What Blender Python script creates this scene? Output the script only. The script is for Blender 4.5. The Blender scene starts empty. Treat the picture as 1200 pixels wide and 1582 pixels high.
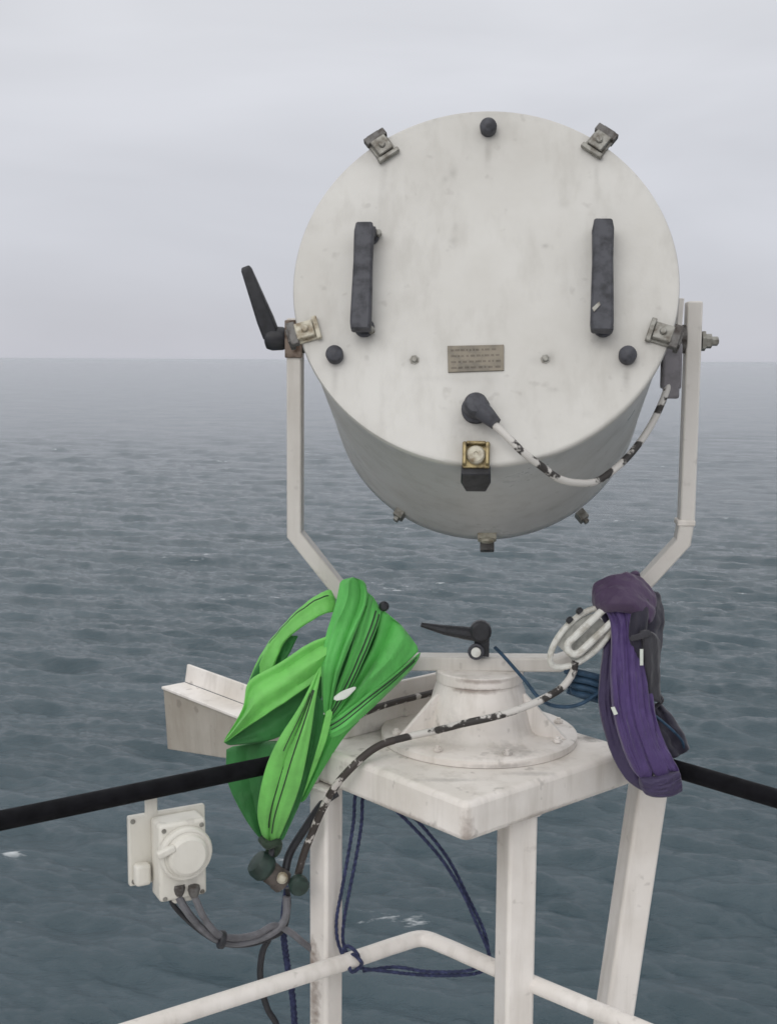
import bpy, bmesh, math, random
import numpy as np
from mathutils import Vector, Matrix, noise
random.seed(7)
R = math.radians
scn = bpy.context.scene
col = scn.collection

# ------------------------------------------------------------------ camera
EYE = 16.0                      # eye height above the sea; ship things are measured from the eye
F = 1900.0; PW, PH = 1200.0, 1582.0
pitch = math.atan((PH/2 - 556.5)/F); roll = R(-0.33)
fw = Vector((0, math.cos(pitch), -math.sin(pitch)))
rot = Matrix.Rotation(roll, 3, fw)
rt = rot @ Vector((1, 0, 0)); up = rot @ Vector((0, math.sin(pitch), math.cos(pitch)))
cam_d = bpy.data.cameras.new('camera'); cam = bpy.data.objects.new('camera', cam_d); col.objects.link(cam)
cam_d.sensor_fit = 'VERTICAL'; cam_d.angle = 2*math.atan(PH/2/F)
cam_d.clip_start = 0.05; cam_d.clip_end = 80000
m = Matrix((rt, up, -fw)).transposed().to_4x4(); m.translation = (0, 0, EYE)
cam.matrix_world = m
scn.camera = cam

# ------------------------------------------------------------------ sky, sun, exposure
world = bpy.data.worlds.new('World'); scn.world = world; world.use_nodes = True
wn = world.node_tree.nodes; wl = world.node_tree.links; wn.clear()
SUN_EL, SUN_AZ = R(34), R(205)          # azimuth clockwise from +Y (north): behind and left of the camera
w_out = wn.new('ShaderNodeOutputWorld')
w_sky = wn.new('ShaderNodeTexSky'); w_sky.sky_type = 'NISHITA'; w_sky.sun_disc = False
w_sky.sun_elevation = SUN_EL; w_sky.sun_rotation = SUN_AZ
w_bg1 = wn.new('ShaderNodeBackground'); w_bg1.inputs['Strength'].default_value = 0.05
wl.new(w_sky.outputs[0], w_bg1.inputs[0])
w_tc = wn.new('ShaderNodeTexCoord')
w_sep = wn.new('ShaderNodeSeparateXYZ'); wl.new(w_tc.outputs['Generated'], w_sep.inputs[0])
w_ramp = wn.new('ShaderNodeValToRGB')
wl.new(w_sep.outputs['Z'], w_ramp.inputs[0])
cr = w_ramp.color_ramp
cr.elements[0].position = 0.0; cr.elements[0].color = (0.640, 0.648, 0.712, 1)
cr.elements[1].position = 1.0; cr.elements[1].color = (1.28, 1.28, 1.29, 1)
for p, c in ((0.10, (0.70, 0.712, 0.77)), (0.30, (0.80, 0.812, 0.855)), (0.45, (1.08, 1.09, 1.11)), (0.60, (1.14, 1.14, 1.15))):
    e = cr.elements.new(p); e.color = (*c, 1)
w_map = wn.new('ShaderNodeMapping'); w_map.inputs['Scale'].default_value = (1.0, 1.0, 3.6)
w_map.inputs['Rotation'].default_value = (0, R(8), 0)
wl.new(w_tc.outputs['Generated'], w_map.inputs[0])
w_no = wn.new('ShaderNodeTexNoise'); w_no.inputs['Scale'].default_value = 2.3; w_no.inputs['Detail'].default_value = 4
w_no.inputs['Roughness'].default_value = 0.5; w_no.inputs['Distortion'].default_value = 0.4
wl.new(w_map.outputs[0], w_no.inputs['Vector'])
w_mr = wn.new('ShaderNodeMapRange'); w_mr.inputs['From Min'].default_value = 0.3; w_mr.inputs['From Max'].default_value = 0.7
w_mr.inputs['To Min'].default_value = 0.91; w_mr.inputs['To Max'].default_value = 1.08
wl.new(w_no.outputs['Fac'], w_mr.inputs[0])
w_mul = wn.new('ShaderNodeVectorMath'); w_mul.operation = 'SCALE'
wl.new(w_ramp.outputs[0], w_mul.inputs[0]); wl.new(w_mr.outputs[0], w_mul.inputs['Scale'])
w_bg2 = wn.new('ShaderNodeBackground'); w_bg2.inputs['Strength'].default_value = 0.93
wl.new(w_mul.outputs[0], w_bg2.inputs[0])
w_add = wn.new('ShaderNodeAddShader'); w_mixs = wn.new('ShaderNodeMixShader'); w_mixs.inputs[0].default_value = 0.93
wl.new(w_bg1.outputs[0], w_mixs.inputs[1]); wl.new(w_bg2.outputs[0], w_mixs.inputs[2])
wl.new(w_mixs.outputs[0], w_out.inputs['Surface'])

sun_d = bpy.data.lights.new('sun', 'SUN'); sun_d.energy = 0.85; sun_d.angle = R(40); sun_d.color = (1.0, 0.965, 0.92)
sun = bpy.data.objects.new('sun', sun_d); col.objects.link(sun)
sdir = Vector((math.sin(SUN_AZ)*math.cos(SUN_EL), math.cos(SUN_AZ)*math.cos(SUN_EL), math.sin(SUN_EL)))
sun.rotation_euler = sdir.to_track_quat('Z', 'Y').to_euler(); sun.location = (0, -5, EYE+8)

scn.view_settings.view_transform = 'Standard'; scn.view_settings.look = 'None'
scn.view_settings.exposure = 0.0; scn.view_settings.gamma = 1.0
scn.cycles.filter_width = 1.6
scn.cycles.volume_bounces = 1; scn.cycles.max_bounces = 8

# ------------------------------------------------------------------ from the photograph to the place
def ray(px, py):
    return fw*F + rt*(px - PW/2) - up*(py - PH/2)
def WY(px, py, Y):              # the point on that sight line Y metres ahead
    d = ray(px, py); t = Y/d.y
    return Vector((d.x*t, Y, EYE + d.z*t))
def WZ(px, py, z):              # ... at height z below / above the eye
    d = ray(px, py); t = z/d.z
    return Vector((d.x*t, d.y*t, EYE + z))
def WP(px, py, p0, n):          # ... on a plane
    d = ray(px, py); o = Vector((0, 0, EYE))
    return o + d*((p0 - o).dot(n)/d.dot(n))
def E3(x, y, z): return Vector((x, y, EYE + z))
def pts(lst): return [WY(*p) for p in lst]

# ------------------------------------------------------------------ materials
def nmat(name):
    m = bpy.data.materials.new(name); m.use_nodes = True
    nt = m.node_tree; nt.nodes.clear()
    out = nt.nodes.new('ShaderNodeOutputMaterial'); b = nt.nodes.new('ShaderNodeBsdfPrincipled')
    nt.links.new(b.outputs[0], out.inputs['Surface'])
    return m, nt, b, out
def N(nt, typ, **kw):
    n = nt.nodes.new(typ)
    for k, v in kw.items():
        if k in n.inputs: n.inputs[k].default_value = v
        else: setattr(n, k, v)
    return n
def noise_node(nt, coord, scale, detail=4, rough=0.55, stretch=None, offset=(0, 0, 0)):
    mp = N(nt, 'ShaderNodeMapping'); mp.inputs['Scale'].default_value = stretch or (1, 1, 1); mp.inputs['Location'].default_value = offset
    nt.links.new(coord, mp.inputs[0])
    n = N(nt, 'ShaderNodeTexNoise', Scale=scale, Detail=detail, Roughness=rough)
    nt.links.new(mp.outputs[0], n.inputs['Vector'])
    return n.outputs['Fac']
def ramp(nt, fac, a, b, lo=0.0, hi=1.0):
    r = N(nt, 'ShaderNodeMapRange'); r.clamp = True
    r.inputs['From Min'].default_value = a; r.inputs['From Max'].default_value = b
    r.inputs['To Min'].default_value = lo; r.inputs['To Max'].default_value = hi
    nt.links.new(fac, r.inputs[0]); return r.outputs[0]
def mix(nt, fac, a, b):
    n = N(nt, 'ShaderNodeMix', data_type='RGBA')
    for i, v in ((0, fac), (6, a), (7, b)):
        if isinstance(v, (tuple, list)): n.inputs[i].default_value = (*v[:3], 1)
        elif isinstance(v, (int, float)): n.inputs[i].default_value = v
        else: nt.links.new(v, n.inputs[i])
    return n.outputs[2]
def math_node(nt, op, a, b):
    n = N(nt, 'ShaderNodeMath', operation=op)
    for i, v in ((0, a), (1, b)):
        if isinstance(v, (int, float)): n.inputs[i].default_value = v
        else: nt.links.new(v, n.inputs[i])
    return n.outputs[0]
def bump(nt, b, h, strength=0.3, dist=0.002):
    n = N(nt, 'ShaderNodeBump', Strength=strength, Distance=dist)
    nt.links.new(h, n.inputs['Height']); nt.links.new(n.outputs[0], b.inputs['Normal'])
RUST = (0.11, 0.055, 0.028)
def paint(name, base, grime=0.5, rust=0.0, rough=0.45, stain_halo=False, off=(0, 0, 0), spots_at=()):
    m, nt, b, o = nmat(name)
    tc = N(nt, 'ShaderNodeTexCoord').outputs['Object']
    big = noise_node(nt, tc, 5.0, 5, 0.6, offset=off)
    streak = noise_node(nt, tc, 3.0, 4, 0.6, (9, 9, 0.9), off)
    fine = noise_node(nt, tc, 90.0, 3, 0.6)
    dirt = tuple(c*k for c, k in zip(base, (0.66, 0.63, 0.58)))
    c = mix(nt, ramp(nt, big, 0.40, 0.72, 0, grime), base, dirt)
    c = mix(nt, ramp(nt, streak, 0.50, 0.78, 0, grime*0.9), c, tuple(x*0.8 for x in dirt))
    spots = noise_node(nt, tc, 38.0, 2, 0.5, offset=(3, 1, 2))
    c = mix(nt, ramp(nt, spots, 0.665, 0.74, 0, 0.55*grime), c, (0.16, 0.14, 0.12))
    if rust > 0:
        rn = noise_node(nt, tc, 16.0, 6, 0.7, (1, 1, 0.45), (7, 2, 5))
        c = mix(nt, ramp(nt, rn, 0.72-0.16*rust, 0.80-0.14*rust, 0, 0.9), c, RUST)
    for (ctr, rad, colr, k) in spots_at:          # local stains, in the thing's own coordinates
        mp = N(nt, 'ShaderNodeMapping'); mp.inputs['Scale'].default_value = tuple(1/r for r in rad)
        mp.inputs['Location'].default_value = tuple(-c_/r for c_, r in zip(ctr, rad)); nt.links.new(tc, mp.inputs[0])
        ln_ = N(nt, 'ShaderNodeVectorMath', operation='LENGTH'); nt.links.new(mp.outputs[0], ln_.inputs[0])
        msk = ramp(nt, math_node(nt, 'ADD', ln_.outputs['Value'], ramp(nt, fine, 0.2, 0.8, -0.35, 0.35)), 0.25, 1.05, k, 0)
        c = mix(nt, msk, c, colr)
    if stain_halo:
        at = N(nt, 'ShaderNodeAttribute', attribute_name='stain_halo')
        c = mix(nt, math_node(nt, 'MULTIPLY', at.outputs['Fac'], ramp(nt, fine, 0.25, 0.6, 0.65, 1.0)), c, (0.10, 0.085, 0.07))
    nt.links.new(c, b.inputs['Base Color'])
    nt.links.new(ramp(nt, big, 0.3, 0.7, rough-0.08, rough+0.15), b.inputs['Roughness'])
    hh = math_node(nt, 'ADD', math_node(nt, 'MULTIPLY', big, 2.0), math_node(nt, 'MULTIPLY', fine, 0.35))
    bump(nt, b, hh, 0.35, 0.0025)
    return m
def plain(name, base, rough=0.5, metal=0.0, var=0.35, scale=30.0, bumps=0.2, second=None, thr=(0.45, 0.65), stretch=None):
    m, nt, b, o = nmat(name)
    tc = N(nt, 'ShaderNodeTexCoord').outputs['Object']
    n1 = noise_node(nt, tc, scale, 5, 0.6, stretch)
    sec = second or tuple(x*(1-var) for x in base)
    c = mix(nt, ramp(nt, n1, thr[0], thr[1], 0, 1), base, sec)
    nt.links.new(c, b.inputs['Base Color'])
    b.inputs['Metallic'].default_value = metal
    nt.links.new(ramp(nt, n1, 0.3, 0.7, max(rough-0.1, 0.05), min(rough+0.1, 1)), b.inputs['Roughness'])
    bump(nt, b, n1, bumps, 0.001)
    return m
def fabric(name, base, transl=0.25, rough=0.55, wr=1.0, sheen=0.2):
    m, nt, b, o = nmat(name)
    tc = N(nt, 'ShaderNodeTexCoord').outputs['Object']
    n1 = noise_node(nt, tc, 14.0, 5, 0.6)
    weave = noise_node(nt, tc, 700.0, 1, 0.5)
    c = mix(nt, ramp(nt, n1, 0.35, 0.7), base, tuple(x*0.72 for x in base))
    nt.links.new(c, b.inputs['Base Color'])
    b.inputs['Roughness'].default_value = rough
    b.inputs['Sheen Weight'].default_value = sheen
    wr1 = noise_node(nt, tc, 26.0, 4, 0.55, (1.0, 1.0, 0.5))
    hh = math_node(nt, 'ADD', wr1, math_node(nt, 'MULTIPLY', weave, 0.03))
    bump(nt, b, hh, 0.55*wr, 0.012)
    if transl > 0:
        t = N(nt, 'ShaderNodeBsdfTranslucent'); nt.links.new(c, t.inputs[0])
        ms = N(nt, 'ShaderNodeMixShader'); ms.inputs[0].default_value = transl
        nt.links.new(b.outputs[0], ms.inputs[1]); nt.links.new(t.outputs[0], ms.inputs[2])
        nt.links.new(ms.outputs[0], o.inputs['Surface'])
    return m
DK, RS = (0.085, 0.075, 0.068), (0.12, 0.065, 0.04)
M = {}
M['lid'] = paint('lid_paint', (0.60, 0.59, 0.56), 0.34, 0.0, 0.42, stain_halo=True)
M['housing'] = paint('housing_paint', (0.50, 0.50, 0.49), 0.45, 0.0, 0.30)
def rel(px, py, z, o): return tuple(WZ(px, py, z) - E3(*o))
ST = (0.16, 2.09, -1.75)
M['white'] = paint('weathered_white_paint', (0.79, 0.752, 0.712), 0.65, 0.30, 0.45, spots_at=[
    (rel(912, 1140, -0.66, ST), (0.028, 0.028, 0.02), DK, 0.8), (rel(603, 1104, -0.66, ST), (0.035, 0.04, 0.02), DK, 0.55),
    (rel(560, 1130, -0.66, ST), (0.05, 0.03, 0.02), DK, 0.35), (rel(690, 1205, -0.66, ST), (0.06, 0.012, 0.01), DK, 0.3),
    (rel(722, 1300, -0.72, ST), (0.016, 0.016, 0.05), RS, 0.55), (rel(640, 1262, -0.72, ST), (0.10, 0.10, 0.010), RS, 0.35),
    (rel(850, 1262, -0.72, ST), (0.10, 0.09, 0.010), RS, 0.35), (rel(820, 1195, -0.66, ST), (0.05, 0.012, 0.01), DK, 0.3)])
M['pedestal'] = paint('pedestal_paint', (0.76, 0.72, 0.68), 0.70, 0.25, 0.5, off=(3, 3, 1), spots_at=[
    ((-0.02, -0.075, 0.103), (0.07, 0.03, 0.006), RS, 0.6), ((0.05, -0.13, 0.02), (0.05, 0.04, 0.008), DK, 0.5), ((0.03, -0.165, 0.004), (0.07, 0.02, 0.006), DK, 0.45),
    ((-0.06, -0.09, 0.05), (0.03, 0.03, 0.04), DK, 0.25), ((0.0, -0.08, 0.12), (0.08, 0.03, 0.005), RS, 0.5)])
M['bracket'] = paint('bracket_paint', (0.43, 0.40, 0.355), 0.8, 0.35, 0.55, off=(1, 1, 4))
M['post'] = paint('post_paint', (0.775, 0.738, 0.70), 0.55, 0.14, 0.45, off=(2, 5, 1), spots_at=[
    (tuple(WY(481, 1475, 2.05)-E3(*ST)), (0.03, 0.04, 0.05), RS, 0.85), (tuple(WY(490, 1545, 2.05)-E3(*ST)), (0.016, 0.04, 0.08), RS, 0.9),
    (tuple(WY(805, 1292, 1.95)-E3(*ST)), (0.05, 0.05, 0.012), RS, 0.5)])
M['yoke'] = paint('yoke_paint', (0.66, 0.635, 0.60), 0.45, 0.10, 0.45, off=(4, 1, 1))
M['box'] = paint('box_paint', (0.70, 0.68, 0.62), 0.35, 0.0, 0.4, off=(1, 3, 3))
M['rail'] = plain('black_rail_covering', (0.005, 0.005, 0.007), 0.75, 0, 0.4, 40, 0.25)
M['rail'].node_tree.nodes['Principled BSDF'].inputs['Specular IOR Level'].default_value = 0.15
M['black'] = plain('black_plastic', (0.020, 0.021, 0.026), 0.5, 0, 0.4, 60, 0.25)
M['worn_black'] = plain('worn_black_rubber', (0.056, 0.058, 0.070), 0.6, 0, 0.5, 55, 0.3)
M['metal'] = plain('galvanised_metal', (0.30, 0.295, 0.27), 0.5, 0.55, 0.4, 70, 0.3, second=(0.13, 0.115, 0.095), thr=(0.42, 0.7))
M['dark_metal'] = plain('grimy_metal', (0.14, 0.135, 0.13), 0.55, 0.4, 0.5, 60, 0.4, second=(0.05, 0.04, 0.035))
M['pale_metal'] = plain('dirty_cream_metal', (0.50, 0.47, 0.38), 0.5, 0.1, 0.4, 60, 0.3, second=(0.20, 0.15, 0.09), thr=(0.45, 0.68))
M['brass'] = plain('tarnished_brass', (0.36, 0.29, 0.15), 0.45, 0.5, 0.4, 70, 0.3, second=(0.12, 0.09, 0.05))
M['rusty'] = plain('rusty_bracket', (0.20, 0.155, 0.125), 0.7, 0.1, 0.5, 45, 0.5, second=(0.06, 0.035, 0.022))
M['grey_block'] = plain('grey_purple_plastic', (0.20, 0.19, 0.205), 0.55, 0, 0.3, 35, 0.2)
M['plate'] = plain('name_plate_metal', (0.215, 0.19, 0.15), 0.55, 0.35, 0.3, 60, 0.3, second=(0.17, 0.155, 0.13))
M['engrave'] = plain('worn_engraving', (0.15, 0.13, 0.105), 0.6, 0.3, 0.3, 60, 0.2)
M['dark_green'] = plain('dark_green_cap', (0.022, 0.045, 0.036), 0.5, 0, 0.4, 50, 0.3)
M['brown'] = plain('brown_fitting', (0.10, 0.085, 0.075), 0.6, 0.2, 0.4, 50, 0.3)
M['grey_cable'] = plain('grey_cable', (0.16, 0.16, 0.175), 0.55, 0, 0.35, 30, 0.15)
M['black_cable'] = plain('black_cable', (0.020, 0.021, 0.026), 0.5, 0, 0.3, 30, 0.1)
M['chipped'] = plain('chipped_white_on_black_cable', (0.56, 0.54, 0.51), 0.6, 0, 0.3, 30, 0.6, second=(0.034, 0.030, 0.028), thr=(0.515, 0.56))
M['chipped_dark'] = plain('mostly_bare_cable', (0.50, 0.47, 0.44), 0.55, 0, 0.3, 48, 0.5, second=(0.040, 0.032, 0.028), thr=(0.40, 0.43))
M['blue_rope'] = plain('navy_blue_rope', (0.014, 0.020, 0.062), 0.8, 0, 0.4, 160, 0.6, second=(0.045, 0.055, 0.135))
M['blue_strap'] = plain('dark_blue_strap', (0.018, 0.055, 0.105), 0.7, 0, 0.4, 60, 0.4)
M['white_cord'] = plain('off_white_cord', (0.66, 0.66, 0.62), 0.65, 0, 0.3, 50, 0.5, second=(0.40, 0.38, 0.33))
M['grey_cord_back'] = plain('pale_grey_loop_backing', (0.45, 0.45, 0.42), 0.6, 0, 0.4, 55, 0.4)
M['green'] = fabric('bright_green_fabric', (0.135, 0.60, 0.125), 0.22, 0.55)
M['green_lit'] = fabric('green_fabric_lit', (0.25, 0.74, 0.165), 0.28, 0.55)  # same webbing, light on the front folds put into a brighter green
M['green_shaded'] = fabric('green_fabric_shaded', (0.035, 0.22, 0.05), 0.12, 0.6)  # same webbing, shade of under-folds and gaps put into a darker green
M['seam'] = fabric('black_seam_tape', (0.012, 0.035, 0.014), 0, 0.7)
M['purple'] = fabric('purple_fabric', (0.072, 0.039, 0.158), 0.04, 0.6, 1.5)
M['purple_shade'] = fabric('purple_fabric_shaded', (0.038, 0.025, 0.080), 0.03, 0.6, 1.5)  # darker copy of the sling's purple, fold shade put into its colour
M['plum'] = fabric('plum_fabric', (0.068, 0.036, 0.092), 0.05, 0.6, 1.2)
M['navy'] = fabric('navy_fabric', (0.012, 0.010, 0.026), 0, 0.65, 1.2)
M['dusk'] = fabric('grey_green_fabric', (0.036, 0.035, 0.044), 0, 0.7, 1.0)
M['tag'] = plain('white_tag', (0.62, 0.66, 0.60), 0.5, 0, 0.1, 40, 0.1)
M['deck'] = paint('deck_paint', (0.60, 0.59, 0.57), 0.4, 0.1, 0.6)
M['hull'] = paint('hull_paint', (0.66, 0.65, 0.62), 0.4, 0.1, 0.5)

# ------------------------------------------------------------------ mesh helpers
class MB:
    def __init__(s): s.v = []; s.f = []
    def add(s, v, f):
        o = len(s.v); s.v += [Vector(p) for p in v]; s.f += [tuple(i+o for i in q) for q in f]; return s
    def box(s, c, ax, ay, az, sx, sy, sz):
        v = [c + ax*(sx*i) + ay*(sy*j) + az*(sz*k) for i in (-.5, .5) for j in (-.5, .5) for k in (-.5, .5)]
        return s.add(v, [(0, 1, 3, 2), (4, 6, 7, 5), (0, 4, 5, 1), (2, 3, 7, 6), (0, 2, 6, 4), (1, 5, 7, 3)])
    def sweep(s, path, prof, ref=None, caps=True, scale=None):
        # prof: list of (a, b) in the plane across the path; mitred at corners
        n = len(path); k = len(prof); rings = []
        tang = []
        for i in range(n):
            d0 = (path[i]-path[i-1]).normalized() if i > 0 else None
            d1 = (path[i+1]-path[i]).normalized() if i < n-1 else None
            tang.append((d0, d1))
        t = tang[0][1]
        a = ref.copy() if ref else t.orthogonal()
        v = []
        for i in range(n):
            d0, d1 = tang[i]
            tt = d1 if d0 is None else d0 if d1 is None else (d0+d1).normalized()
            if ref: a = ref
            a = (a - tt*a.dot(tt)).normalized(); b = tt.cross(a)
            ms = 1.0
            if d0 is not None and d1 is not None: ms = 1/max(0.35, tt.dot(d1))
            sc = scale[i] if scale else 1.0
            for (x, y) in prof: v.append(path[i] + a*(x*sc) + b*(y*sc*(ms if ref else 1.0)))
        f = []
        for i in range(n-1):
            for j in range(k):
                f.append((i*k+j, i*k+(j+1) % k, (i+1)*k+(j+1) % k, (i+1)*k+j))
        if caps: f += [tuple(range(k))[::-1], tuple((n-1)*k+j for j in range(k))]
        return s.add(v, f)
    def tube(s, path, r, k=12, scale=None, smooth=0):
        if smooth: path = spline(path, smooth)
        return s.sweep(path, [(r*math.cos(2*math.pi*j/k), r*math.sin(2*math.pi*j/k)) for j in range(k)], None, True, scale)
    def lathe(s, c, axis, prof, k=48, ref=None):      # prof: (radius, distance along the axis)
        a = (ref or axis.orthogonal()); a = (a - axis*a.dot(axis)).normalized(); b = axis.cross(a)
        v = []
        for (r, h) in prof:
            for j in range(k):
                t = 2*math.pi*j/k; v.append(c + axis*h + a*(r*math.cos(t)) + b*(r*math.sin(t)))
        f = []
        for i in range(len(prof)-1):
            for j in range(k): f.append((i*k+j, i*k+(j+1) % k, (i+1)*k+(j+1) % k, (i+1)*k+j))
        f += [tuple(range(k))[::-1], tuple((len(prof)-1)*k+j for j in range(k))]
        return s.add(v, f)
    def prism(s, poly, d):
        n = len(poly); v = list(poly) + [p+d for p in poly]
        f = [tuple(range(n))[::-1], tuple(range(n, 2*n))] + [(i, (i+1) % n, n+(i+1) % n, n+i) for i in range(n)]
        return s.add(v, f)
    def build(s, name, mat, parent=None, smooth=None, bevel=0.0, seg=2):
        org = Vector((0, 0, 0)) if parent is None else ORG[parent.name]
        me = bpy.data.meshes.new(name)
        me.from_pydata([tuple(p-org) for p in s.v], [], s.f); me.update()
        bm = bmesh.new(); bm.from_mesh(me)
        bmesh.ops.recalc_face_normals(bm, faces=bm.faces); bm.to_mesh(me); bm.free()
        me.materials.append(M[mat] if isinstance(mat, str) else mat)
        o = bpy.data.objects.new(name, me); col.objects.link(o)
        if parent is None:
            ORG[o.name] = Vector((0, 0, 0))
        else:
            o.parent = parent; ORG[o.name] = org
        ang = smooth if smooth is not None else 35
        me.shade_smooth()
        me.set_sharp_from_angle(angle=R(ang))
        if bevel > 0:
            b = o.modifiers.new('bevel', 'BEVEL'); b.width = bevel; b.segments = seg; b.limit_method = 'ANGLE'; b.angle_limit = R(40)
            b.harden_normals = False
            for p in me.polygons: p.use_smooth = True
        return o
ORG = {}
def spline(p, n=8):
    p = [Vector(q) for q in p]; q = [p[0]*2-p[1]] + p + [p[-1]*2-p[-2]]; out = []
    for i in range(1, len(q)-2):
        for j in range(n):
            t = j/n; a, b, c, d = q[i-1], q[i], q[i+1], q[i+2]
            out.append(0.5*((2*b) + (c-a)*t + (2*a-5*b+4*c-d)*t*t + (3*b-a-3*c+d)*t**3))
    out.append(p[-1].copy()); return out
def thing(name, label, cat, loc, group=None):
    o = bpy.data.objects.new(name, None); col.objects.link(o); o.location = loc; o.empty_display_size = 0.1
    o['label'] = label; o['category'] = cat
    if group: o['group'] = group
    ORG[o.name] = Vector(loc); return o
def tag(o, label, cat, group=None):
    o['label'] = label; o['category'] = cat
    if group: o['group'] = group
    return o
X, Y_, Z = Vector((1, 0, 0)), Vector((0, 1, 0)), Vector((0, 0, 1))

# ------------------------------------------------------------------ sea
def build_sea():
    rng = np.random.default_rng(3)
    rad = [1.0, 4.0, 8.0, 12.0, 15.0, 18.0]
    r = 20.0
    while r < 26000:
        rad.append(r); r += max(0.10, r*r/(EYE*1500.0))
    rad += [26000, 32000, 40000]
    rad = np.array(rad)
    fine = np.arange(-24, 24.0001, 0.07)
    mid = np.concatenate([np.arange(24.6, 60, 0.6), np.arange(60, 180, 4.0)])
    ang = np.radians(np.concatenate([-mid[::-1], fine, mid]))
    dth = np.gradient(ang); dr = np.gradient(rad)
    RR, AA = np.meshgrid(rad, ang, indexing='ij')
    x = RR*np.sin(AA); y = RR*np.cos(AA)
    sp = np.maximum(dr[:, None]*0.55, RR*dth[None, :])
    z = np.zeros_like(x)
    nw = 190
    lam = np.exp(rng.uniform(np.log(0.5), np.log(12.0), nw))
    main = R(248)                    # the waves run towards the ship and to its left
    for l in lam:
        th = main + rng.normal(0, 0.42)
        k = 2*np.pi/l; ph = rng.uniform(0, 2*np.pi)
        s = 0.0058*(1.0 if l < 2.6 else (2.6/l)**0.85)
        att = np.clip((l/sp - 2.2)/2.5, 0, 1)
        arg = k*(x*np.cos(th)+y*np.sin(th)) + ph
        z += s*l*att*(np.sin(arg) - 0.30*np.cos(2*arg))
    gust = 0.75 + 0.35*np.sin(x*0.021+0.7*np.sin(y*0.017)) * np.sin(y*0.028+1.3*np.sin(x*0.011))
    z *= gust
    nr, na = x.shape
    co = np.stack([x, y, z], -1).reshape(-1, 3)
    i, j = np.meshgrid(np.arange(nr-1), np.arange(na-1), indexing='ij')
    a = (i*na+j).ravel(); q = np.stack([a, a+1, a+na+1, a+na], -1)[:, ::-1]
    me = bpy.data.meshes.new('sea')
    me.vertices.add(len(co)); me.vertices.foreach_set('co', co.ravel().astype(np.float32))
    me.loops.add(q.size); me.loops.foreach_set('vertex_index', q.ravel().astype(np.int32))
    me.polygons.add(len(q)); me.polygons.foreach_set('loop_start', np.arange(0, q.size, 4, dtype=np.int32))
    me.polygons.foreach_set('use_smooth', np.ones(len(q), dtype=bool))
    me.update(calc_edges=True); me.validate()
    # material
    m, nt, b, o = nmat('sea_water')
    tc = N(nt, 'ShaderNodeTexCoord').outputs['Object']
    big = noise_node(nt, tc, 0.10, 4, 0.6, (0.55, 1.6, 1))
    c = mix(nt, ramp(nt, big, 0.35, 0.65), (0.016, 0.042, 0.056), (0.034, 0.064, 0.081))
    f1 = noise_node(nt, tc, 1.1, 3, 0.6, (0.7, 1.5, 1))
    crest = N(nt, 'ShaderNodeSeparateXYZ'); nt.links.new(tc, crest.inputs[0])
    f2 = noise_node(nt, tc, 0.11, 2, 0.5, (0.6, 1.3, 1), (31, 7, 0))
    fm = math_node(nt, 'MULTIPLY', ramp(nt, f1, 0.60, 0.68), ramp(nt, f2, 0.61, 0.67))
    fm = math_node(nt, 'MULTIPLY', fm, ramp(nt, crest.outputs['Z'], 0.03, 0.12))
    fw_ = noise_node(nt, tc, 1.6, 4, 0.65, (0.5, 1.6, 1), (3, 11, 0))
    for (a, b_, rx, ry) in ((596, 1420, 1.1, 0.8), (34, 1415, 0.6, 0.7), (905, 1092, 1.4, 1.6), (640, 1428, 0.8, 0.6)):     # breaking crests
        q = WZ(a, b_, -EYE); mp = N(nt, 'ShaderNodeMapping'); mp.inputs['Scale'].default_value = (1/rx, 1/ry, 0)
        mp.inputs['Location'].default_value = (-q.x/rx, -q.y/ry, 0); nt.links.new(tc, mp.inputs[0])
        ln_ = N(nt, 'ShaderNodeVectorMath', operation='LENGTH'); nt.links.new(mp.outputs[0], ln_.inputs[0])
        sp_ = math_node(nt, 'SUBTRACT', fw_, math_node(nt, 'MULTIPLY', ln_.outputs['Value'], 0.16))
        fm = math_node(nt, 'MAXIMUM', fm, ramp(nt, sp_, 0.50, 0.64, 0, 0.6))
    c = mix(nt, fm, c, (0.75, 0.78, 0.80))
    nt.links.new(c, b.inputs['Base Color'])
    b.inputs['IOR'].default_value = 1.50
    nt.links.new(math_node(nt, 'ADD', ramp(nt, big, 0.3, 0.7, 0.07, 0.13), math_node(nt, 'MULTIPLY', fm, 0.6)), b.inputs['Roughness'])
    r1 = noise_node(nt, tc, 3.0, 6, 0.72, (0.7, 1.35, 1))
    r2 = noise_node(nt, tc, 0.32, 3, 0.55, (0.6, 1.6, 1), (5, 9, 0))
    h = math_node(nt, 'ADD', math_node(nt, 'MULTIPLY', r1, 0.42), math_node(nt, 'MULTIPLY', r2, 0.9))
    bump(nt, b, h, 1.0, 0.22)
    me.materials.append(m)
    ob = bpy.data.objects.new('sea', me); col.objects.link(ob); ob['kind'] = 'structure'
build_sea()

# ------------------------------------------------------------------ ship deck under the stand (below the frame) and the hull side
DECK = -1.75
def deck():
    poly = [E3(-4.5, -4, DECK), E3(4.5, -4, DECK), E3(4.5, -1.3, DECK), E3(0.5, 2.38, DECK), E3(0.0, 2.42, DECK), E3(-4.5, -0.2, DECK)]
    mb = MB(); mb.prism(poly, Vector((0, 0, -0.12))); o = mb.build('ship_deck', 'deck'); o['kind'] = 'structure'
    cx = sum((p for p in poly), Vector())/6
    inner = [p + (cx-p)*0.06 + Vector((0, 0, -0.124)) for p in poly]
    mb = MB(); mb.prism(inner, Vector((0, 0, -(EYE+DECK-0.124)-1.0))); o = mb.build('ship_hull', 'hull'); o['kind'] = 'structure'
deck()

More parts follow.
